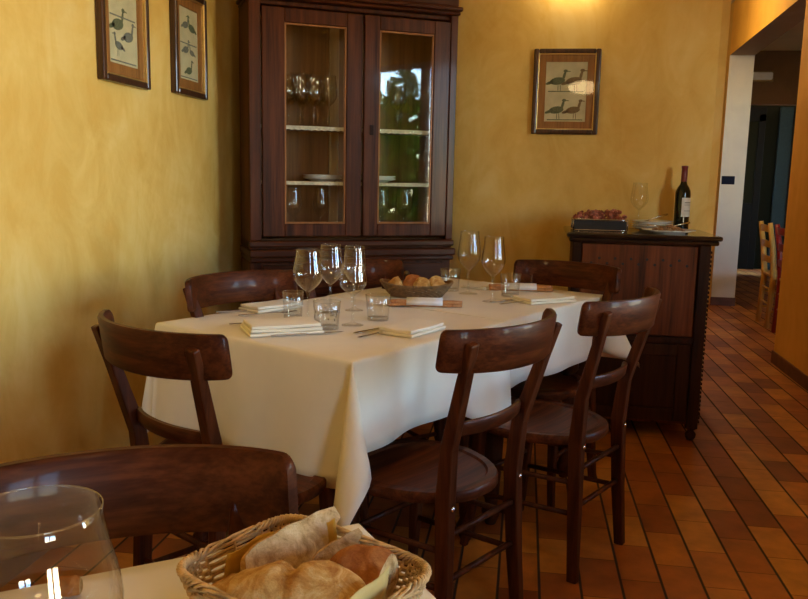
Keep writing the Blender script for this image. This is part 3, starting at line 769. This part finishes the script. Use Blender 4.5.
# upper carcass
cpart('carcass', [(0,.055,0,.03,.905,2.02),(1.005,W_,0,.03,.905,2.02),(0,.02,.03,D_,.862,2.02),(W_-.02,W_,.03,D_,.862,2.02),(0,W_,.03,D_,2.0,2.02),(.0,W_,.01,D_,.862,.905)], M['cab'])
cpart('ledge', [(-.008,W_+.006,-.014,.03,.872,.905)], M['cab_h'], bevel=.008)
cpart('cornice', [(-.004,W_+.008,-.014,D_,2.02,2.038),(-.014,W_+.016,-.025,D_,2.038,2.06),(0,W_,-.006,D_,2.06,2.2),(-.02,W_+.02,-.04,D_,2.2,2.24)], M['cab_h'], bevel=.008)
cpart('lining', [(.02,W_-.02,D_-.02,D_-.008,.905,2.0),(.0205,.028,.03,D_-.02,.905,2.0),(W_-.028,W_-.0205,.03,D_-.02,.905,2.0)], M['cab_in'], bevel=0)
cpart('pale_strip', [(.45,.50,D_-.05,D_-.03,.905,2.0),(.17,.185,D_-.04,D_-.025,.905,2.0)], M['pale_wood'])
for z in (.905, 1.185, 1.45):
    s = cpart('shelf', [(.022,W_-.022,.06,D_-.022,z-.008,z+.004)], M['cab_in'])
    if z > 1:
        bm = mb(); n = 60; rows = []
        for i in range(n+1):
            x = .03 + (W_-.06)*i/n; dz = .004*abs(math.sin(i*PI/2.0)) if z > 1.4 else 0
            rows.append([(x,.058,z+.0055), (x,.052,z-.001), (x,.05,z-.012-dz)])
        quadgrid(bm, rows); obj('lace_edging', bm, M['lace'], s, solid=.001)
for side, (x0, x1, g0, g1) in (('l', (.06,.545,.166,.466)), ('r', (.555,1.0,.632,.915))):
    z0, z1, h0, h1 = .925, 1.985, .987, 1.92
    dd = cpart('glazed_door', [(x0,g0,-.008,.018,z0,z1),(g1,x1,-.008,.018,z0,z1),(g0,g1,-.008,.018,z0,h0),(g0,g1,-.008,.018,h1,z1)], M['cab'], bevel=.004)
    cpart('glass_bead', [(g0,g0+.008,-.002,.012,h0,h1),(g1-.008,g1,-.002,.012,h0,h1),(g0+.008,g1-.008,-.002,.012,h0,h0+.008),(g0+.008,g1-.008,-.002,.012,h1-.008,h1)], M['mat_board'], dd, bevel=.002)
    bm = mb(); quadgrid(bm, [[(g0+.004,.004,h0+.004),(g1-.004,.004,h0+.004)],[(g0+.004,.004,h1-.004),(g1-.004,.004,h1-.004)]]); obj('glass_pane', bm, M['pane'], dd)
    if side == 'r': cpart('keyhole_plate', [(x0+.03,x0+.05,-.011,-.007,1.42,1.47)], M['side_dark'], dd, bevel=.003)
def cw(u, v, z):
    c, s = math.cos(cth), math.sin(cth); return (PLc.x + u*c - v*s, PLc.y + u*s + v*c, z)
# stored glasses: one goblet kind, copied
g0_ = wine_glass('upside goblet', cw(.2,.14,1.456), .25, .045, .038, 'goblets stored in the glazed cupboard', stem=.1)
g0_['label'] = 'clear goblet on the upper shelf behind the left cupboard door, front left'
spots = [(.27,.13,1.456,'clear goblet on the upper shelf behind the left door, second from the left in front'), (.34,.14,1.456,'clear goblet on the upper shelf behind the left door, third in front'),
         (.41,.13,1.456,'clear goblet on the upper shelf behind the left door, beside the pale strip'), (.235,.25,1.456,'clear goblet in the back row of the upper shelf, leftmost'),
         (.31,.25,1.456,'clear goblet in the back row of the upper shelf, middle'), (.385,.25,1.456,'clear goblet in the back row of the upper shelf, right'),
         (.70,.2,1.456,'clear goblet on the upper shelf behind the right door, left'), (.8,.2,1.456,'clear goblet on the upper shelf behind the right door, right'),
         (.24,.16,.911,'clear goblet on the cupboard floor behind the left door, left'), (.38,.16,.911,'clear goblet on the cupboard floor behind the left door, right'),
         (.70,.16,.911,'clear goblet on the cupboard floor behind the right door, left'), (.83,.16,.911,'clear goblet on the cupboard floor behind the right door, right')]
for u, v, z, lb in spots: dup(g0_, cw(u, v, z), 0, lb)
def plate(label, loc, r=.12, group='white plates', tilt=0):
    t = thing('white_plate', label, 'plate', loc, 0, group)
    bm = mb(); lathe(bm, [(.001,.0),(r*.6,0),(r*.62,.004),(r*.75,.008),(r,.016),(r-.001,.0185),(r*.74,.011),(r*.6,.006),(.001,.0055)], 40); obj('dish', bm, M['china'], t, smooth=True)
    return t
for k in range(3): plate('white plate %s of the stack on the middle cupboard shelf, left door' % ('at the bottom', 'in the middle', 'on the top')[k], cw(.40,.2,1.1905+.0075*k), .1)
for k in range(3): plate('white plate %s of the stack on the middle cupboard shelf, right door' % ('at the bottom', 'in the middle', 'on the top')[k], cw(.69,.2,1.1905+.0075*k), .1)

# ------------------------------------------------------------------ sideboard
SX, SY = .20, 3.85
sb = thing('sideboard', 'dark carved wooden sideboard against the back wall', 'sideboard', (SX, SY, 0), -.015)
def spart(name, boxes, mat, parent=sb, bevel=.004):
    bm = mb()
    for b in boxes: box(bm, *b)
    return obj(name, bm, mat, parent, bevel=bevel)
spart('carcass', [(.04,.645,.028,.53,.075,.93)], M['side'])
spart('top', [(0,.70,-.02,.545,.958,.98),(.012,.688,-.008,.54,.936,.958)], M['side_top'], bevel=.008)
spart('corner_post', [(.03,.07,0,.04,.06,.936)], M['side_dark']); spart('corner_post', [(.605,.655,0,.04,.06,.936)], M['side_dark'])
bm = mb(); n = 40
for xx in (.658,):
    for k in range(n):
        z = .09 + .83*k/n; box(bm, xx-.002, xx+.004, .006, .03, z, z+.011)
obj('beaded_edge', bm, M['side_dark'], sb)
fl = spart('drop_front', [(.075,.6,.012,.03,.505,.93)], M['side'])
bm = mb()
def dot(bm, x, z, r): lathe(bm, [(.001,-.004),(r,-.003),(r,.002),(.001,.002)], 10, (0,0,0))
for k in range(13):
    x = .12+.435*k/12; z = .862 if k % 2 else .838
    b2 = mb(); lathe(b2, [(.001,.003),(.0065,.002),(.0065,-.002),(.001,-.002)], 10)
    bmesh.ops.rotate(b2, verts=b2.verts, matrix=Matrix.Rotation(PI/2, 3, 'X')); bmesh.ops.translate(b2, verts=b2.verts, vec=(x,.011,z))
    me = bpy.data.meshes.new('tmp'); b2.to_mesh(me); b2.free(); bm.from_mesh(me); bpy.data.meshes.remove(me)
obj('inlaid_dots', bm, M['dark_lining'], fl)
spart('middle_rail', [(.07,.605,.006,.034,.47,.50)], M['side_dark'])
dd = spart('cupboard_door', [(.075,.135,.012,.03,.09,.465),(.54,.6,.012,.03,.09,.465),(.135,.54,.012,.03,.09,.15),(.135,.54,.012,.03,.41,.465)], M['side_mid'])
spart('door_panel', [(.135,.54,.02,.028,.15,.41)], M['side_mid'], dd)
for x, y in ((.055,.03),(.63,.03),(.055,.5),(.63,.5)):
    bm = mb(); lathe(bm, [(.015,0),(.024,.015),(.026,.03),(.014,.048),(.03,.06),(.03,.076)], 16, (x,y,0), close=True); obj('leg', bm, M['side_dark'], sb, smooth=True)
SZ = .98
# wire tray with dried flowers
t = thing('wire_tray', 'black lined wire tray on the left end of the sideboard', 'tray', (.365, 4.08, SZ), 0)
bm = mb(); box(bm, -.125,.125,-.08,.08,.006,.05); obj('lining', bm, M['dark_lining'], t, bevel=.004)
bm = mb()
for z in (.004, .055): tube(bm, superloop(.13,.085,z,48,8), .0035, 6, closed=True)
for x, y in ((-.128,-.083),(.128,-.083),(-.128,.083),(.128,.083)): tube(bm, [(x,y,.004),(x,y,.055)], .003, 6)
obj('wire_frame', bm, M['steel'], t, smooth=True)
bm = mb(); rnd = random.Random(8)
for k in range(110):
    p = Vector((rnd.uniform(-.115,.115), rnd.uniform(-.07,.07), .05+rnd.random()**1.6*.045)); r_ = rnd.uniform(.007,.017)
    bmesh.ops.create_icosphere(bm, subdivisions=1, radius=r_, matrix=Matrix.Translation(p) @ Matrix.Diagonal((1, rnd.uniform(.5,1), rnd.uniform(.5,1.3), 1)))
o = obj('dried_flowers', bm, M['dried'], loc=(.365,4.08,SZ)); tag(o, 'heap of small reddish-brown dried flowers filling the wire tray', 'dried flowers', kind='stuff')
wine_glass('clear wine glass on the sideboard, behind the plates', (.585, 4.32, SZ), .235, .045, .036)
for k, lb in enumerate(('bottom', 'second', 'third', 'top')): plate('white plate, %s of the stack on the sideboard' % lb, (.635, 4.17, SZ+.0105*k), .1)
plate('large white plate with antipasti at the front of the sideboard', (.685, 3.99, SZ), .125)
bm = mb(); rnd = random.Random(5)
for k in range(60):
    a, q = rnd.uniform(0, 2*PI), rnd.random()**.5*.065
    bmesh.ops.create_icosphere(bm, subdivisions=1, radius=rnd.uniform(.007,.013), matrix=Matrix.Translation((q*math.cos(a), q*math.sin(a), .014+.022*(1-q/.07))) @ Matrix.Diagonal((1.3,1,.7,1)))
o = obj('antipasti', bm, M['food'], loc=(.685,3.99,SZ), smooth=True); tag(o, 'small heap of brown food on the large white plate', 'food', kind='stuff')
def spoon(label, loc, rot):
    t = thing('serving_spoon', label, 'spoon', loc, 0, 'serving spoons'); t.rotation_euler = rot
    bm = mb(); tube(bm, [(-.055,0,0),(-.01,0,.003),(.05,0,.002)], [.005,.003,.0035], 8); obj('handle', bm, M['steel'], t, smooth=True)
    bm = mb(); rows = []
    for i in range(9):
        u = -1+2*i/8; w = .019*math.sqrt(max(.001, 1-u*u)); rows.append([(.08+.032*u, w*v/3, -.007*(1-u*u)*(1-(v/3)**2)) for v in range(-3, 4)])
    quadgrid(bm, rows); obj('bowl', bm, M['steel'], t, smooth=True, solid=.0012)
spoon('steel serving spoon resting on the right of the large plate, handle raised', (.73, 3.99, SZ+.038), (0, .28, PI+.2))
spoon('steel serving spoon across the left of the large plate', (.63, 3.96, SZ+.032), (0, .12, .3))
spoon('steel serving spoon on the plate stack', (.66, 4.18, SZ+.066), (0, .3, PI+.3))
# wine bottle
t = thing('wine_bottle', 'dark wine bottle with a burgundy capsule and white label on the sideboard', 'bottle', (.795, 4.29, SZ))
bm = mb(); lathe(bm, [(.001,.004),(.03,0),(.0375,.004),(.038,.02),(.038,.185),(.036,.2),(.028,.218),(.018,.232),(.0145,.245),(.0135,.318),(.001,.318)], 32); obj('body', bm, M['bottle'], t, smooth=True)
bm = mb(); lathe(bm, [(.0155,.247),(.0150,.29),(.0148,.312),(.0165,.314),(.0165,.326),(.001,.327)], 24); obj('capsule', bm, M['capsule'], t, smooth=True)
bm = mb(); rows = [[(.0385*math.cos(a), .0385*math.sin(a), z) for a in [-PI*.5-.25 + 1.9*k/16 for k in range(17)]] for z in (.07, .165)]
lab = obj('label', bm if not quadgrid(bm, rows) else bm, M['label'], t, smooth=True); 
bm = mb()
for z0, z1 in ((.138,.143),(.128,.131),(.098,.101)):
    rows = [[(.0388*math.cos(a), .0388*math.sin(a), z) for a in [-PI*.5+.1 + 1.1*k/10 for k in range(11)]] for z in (z0, z1)]; quadgrid(bm, rows)
obj('print', bm, M['ink_grey'], lab)

# ------------------------------------------------------------------ pictures
def bird(bm, x, z, s, flip=1, legs=True, y=-.0008):
    def ell(cx, cz, rx_, rz_, rot, n=14):
        vs = []
        for k in range(n):
            a = 2*PI*k/n; px, pz = rx_*math.cos(a), rz_*math.sin(a)
            vs.append(bm.verts.new((x + flip*s*(cx + px*math.cos(rot)-pz*math.sin(rot)), y, z + s*(cz + px*math.sin(rot)+pz*math.cos(rot)))))
        bm.faces.new(vs)
    ell(0, 0, .5, .24, .15); ell(-.5, -.12, .28, .1, .35); ell(.42, .34, .09, .3, -.25); ell(.5, .64, .14, .1, 0); ell(.7, .62, .14, .03, -.1)
    if legs:
        ell(.05, -.42, .025, .24, 0); ell(.2, -.42, .025, .24, .1)
def picture(label, loc, rz, w, h, cols, birds, tilt=0, ma=.062):
    t = thing('framed_print', label, 'picture', loc, rz, 'framed bird prints'); t.rotation_euler = (tilt, 0, rz)
    # local: x right, z up, wall at y=0, front = -y
    f = .026
    def fr(i, o, y0, y1):
        return [(-w/2+i,-w/2+o,y0,y1,i,h-i),(w/2-o,w/2-i,y0,y1,i,h-i),(-w/2+o,w/2-o,y0,y1,i,o),(-w/2+o,w/2-o,y0,y1,h-o,h-i)]
    bm = mb()
    for b in fr(0, f, -.03, 0): box(bm, *b)
    obj('frame', bm, M['frame'], t, bevel=.007, seg=3)
    bm = mb()
    for b in fr(f-.006, f+.004, -.027, -.012): box(bm, *b)
    obj('gilt_slip', bm, M['gold'], t, bevel=.003)
    bm = mb()
    for b in fr(f+.004, f+.004+ma-.02, -.016, -.008): box(bm, *b)
    obj('wooden_mount', bm, M['mat_board'], t, bevel=.001)
    i = f+ma-.018
    bm = mb(); box(bm, -w/2+i, w/2-i, -.010, -.006, i, h-i); pr_ = obj('print', bm, M['print_paper'], t)
    for mi, key in enumerate(cols):
        bm = mb()
        for (x, z, s, fl_, lg, m_) in birds:
            if m_ == mi: bird(bm, x*(w/2-i), i + z*(h-2*i), s, fl_, lg, -.0108 - .0002*mi)
        if mi == 0:
            for z in (.03, .5):
                box(bm, -(w/2-i)*.85, (w/2-i)*.85, -.0112, -.0106, i+(h-2*i)*z, i+(h-2*i)*(z+.016))
        obj('drawing', bm, M[key], pr_)
    bm = mb(); quadgrid(bm, [[(-w/2+f+.002,-.019,f+.002),(w/2-f-.002,-.019,f+.002)],[(-w/2+f+.002,-.019,h-f-.002),(w/2-f-.002,-.019,h-f-.002)]]); obj('glass_pane', bm, M['pane'], t)
picture('framed print of four wading birds on the back wall, above the sideboard', (.186, 4.42, 1.462), 0, .345, .438, ('ink_green','ink_brown'),
        [(-.42,.68,.08,1,True,0),(.36,.68,.085,1,True,1),(-.42,.2,.078,1,True,0),(.38,.2,.075,1,True,1)], ma=.056)
picture('framed bird print on the left wall, nearer to the large foreground glass', (-1.49, 2.848, 1.535), PI/2, .356, .47, ('ink_grey','ink_green'),
        [(-.3,.85,.06,1,False,0),(.3,.82,.06,-1,False,1),(-.35,.42,.085,1,False,1),(.35,.32,.075,1,False,0),(-.3,.2,.06,-1,True,0)], ma=.06)
picture('framed bird print on the left wall, nearer to the glazed cupboard', (-1.49, 3.43, 1.55), PI/2, .338, .44, ('ink_grey','ink_green'),
        [(-.3,.76,.06,1,False,0),(.35,.74,.07,-1,False,1),(-.3,.42,.06,1,False,0),(.35,.4,.05,-1,False,0),(0,.14,.065,1,False,1)], ma=.06)
# light switch on the white jamb
t = thing('light_switch', 'dark blue light switch plate on the white passage pillar', 'light switch', (1.975, 8.4, 1.255))
bm = mb(); box(bm, -.062,.062,-.009,0,-.041,.041); obj('cover_plate', bm, M['switch'], t, bevel=.006)
for x in (-.032, 0, .032):
    bm = mb(); box(bm, x-.013,x+.013,-.013,-.008,-.024,.024); obj('switch_key', bm, M['switch'], t, bevel=.002)

# ------------------------------------------------------------------ chairs of the far room
def ladder_chair(label, loc, rz, m, name='rush_chair'):
    t = thing(name, label, 'chair', loc, rz, 'chairs in the far room')
    for s in (-1, 1):
        bm = mb(); tube(bm, [(s*.17,-.19,0),(s*.17,-.17,.44),(s*.175,-.2,.7),(s*.175,-.235,.9)], [.02,.026,.023,.02], 10); obj('leg', bm, m, t, smooth=True)
        bm = mb(); tube(bm, [(s*.19,.18,0),(s*.19,.17,.45)], [.015,.019], 10); obj('leg', bm, m, t, smooth=True)
        for z in (.14, .28):
            bm = mb(); tube(bm, [(s*.17,-.18,z),(s*.19,.175,z)], .009, 8); obj('stretcher', bm, m, t, smooth=True)
    for z in (.2, .33):
        bm = mb(); tube(bm, [(-.17,-.18,z),(.17,-.18,z)], .009, 8); obj('stretcher', bm, m, t, smooth=True)
    for z in (.56, .69, .82):
        bm = mb(); rows = []
        for i in range(9):
            x = -.17+.34*i/8; y = -.185-(z-.44)*.1 - .018*(1-(x/.17)**2)
            rows.append([(x,y-.006,z),(x,y+.006,z),(x,y+.006-.004,z+.05+.01*(1-(x/.17)**2)),(x,y-.006-.004,z+.05+.01*(1-(x/.17)**2))])
        vs = quadgrid(bm, rows, closed_u=True); bm.faces.new(vs[0][::-1]); bm.faces.new(vs[-1]); obj('slat', bm, m, t, auto=40)
    bm = mb(); rows = []
    for hz, e in ((.435,.0),(.445,.008),(.46,.008),(.468,-.01)):
        rows.append([(x, y+.0, hz) for x, y, _ in superloop(.195+e, .185+e, 0, 40, 6)])
    vs = quadgrid(bm, rows, closed_u=True); bm.faces.new(vs[0][::-1]); bm.faces.new(vs[-1]); obj('seat', bm, M['wicker'], t, auto=40)
ladder_chair('honey yellow ladder-back chair seen through the passage', (2.30, 7.33, 0), -PI/2-.06, M['yellow_chair'])
ladder_chair('dark red ladder-back chair seen through the passage, half behind the orange pillar', (2.28, 6.78, 0), -PI/2-.03, M['red_chair'])

# ------------------------------------------------------------------ daylight and camera
w = bpy.data.worlds.new('sky'); scene.world = w; w.use_nodes = True; nt = w.node_tree
sky = nt.nodes.new('ShaderNodeTexSky'); sky.sky_type = 'NISHITA'; sky.sun_disc = False; sky.air_density = 1.1; sky.dust_density = 0; sky.ozone_density = 3.2; sky.sun_elevation = math.radians(50); sky.sun_rotation = math.radians(200)
nt.links.new(sky.outputs[0], nt.nodes['Background'].inputs['Color']); nt.nodes['Background'].inputs['Strength'].default_value = 3.9
def portal(loc, rot, sx, sy):
    l = bpy.data.lights.new('window_daylight', 'AREA'); l.shape = 'RECTANGLE'; l.size = sx; l.size_y = sy; l.cycles.is_portal = True
    o = bpy.data.objects.new('window_daylight', l); C.objects.link(o); o.location = loc; o.rotation_euler = rot
portal((rx(2.1)+.22, 2.1, (WZ0+WZ1)/2), (PI/2, 0, PI/2), 1.5, WZ1-WZ0)
portal((rx(-1.0)+.22, -1.0, (WZ0+WZ1)/2), (PI/2, 0, PI/2), 1.0, WZ1-WZ0)
portal((3.3, 3.78, 1.6), (PI/2, 0, 0), 1.6, 1.5)

sl = bpy.data.lights.new('sunlight', 'SUN'); sl.energy = 7; sl.angle = .01; sl.color = (1, .93, .82)
so = bpy.data.objects.new('sunlight', sl); C.objects.link(so); so.rotation_euler = Vector((.45,-.2,-.87)).to_track_quat('-Z','Y').to_euler()
cam = bpy.data.cameras.new('camera'); co = bpy.data.objects.new('camera', cam); C.objects.link(co)
rt = Vector((0.98856, 0.14948, 0.02033)); up = Vector((-0.04247, 0.14647, 0.98830)); fw = Vector((-0.14475, 0.97786, -0.15114))
co.matrix_world = Matrix(((rt.x, up.x, -fw.x, 0), (rt.y, up.y, -fw.y, 0), (rt.z, up.z, -fw.z, 1.22), (0, 0, 0, 1)))
cam.sensor_width = 36; cam.lens = 800/808*36; cam.clip_start = .02; cam.clip_end = 200
scene.camera = co
vs_ = scene.view_settings; vs_.view_transform = 'Standard'; vs_.look = 'None'; vs_.gamma = 1; vs_.exposure = .13; vs_.use_curve_mapping = False
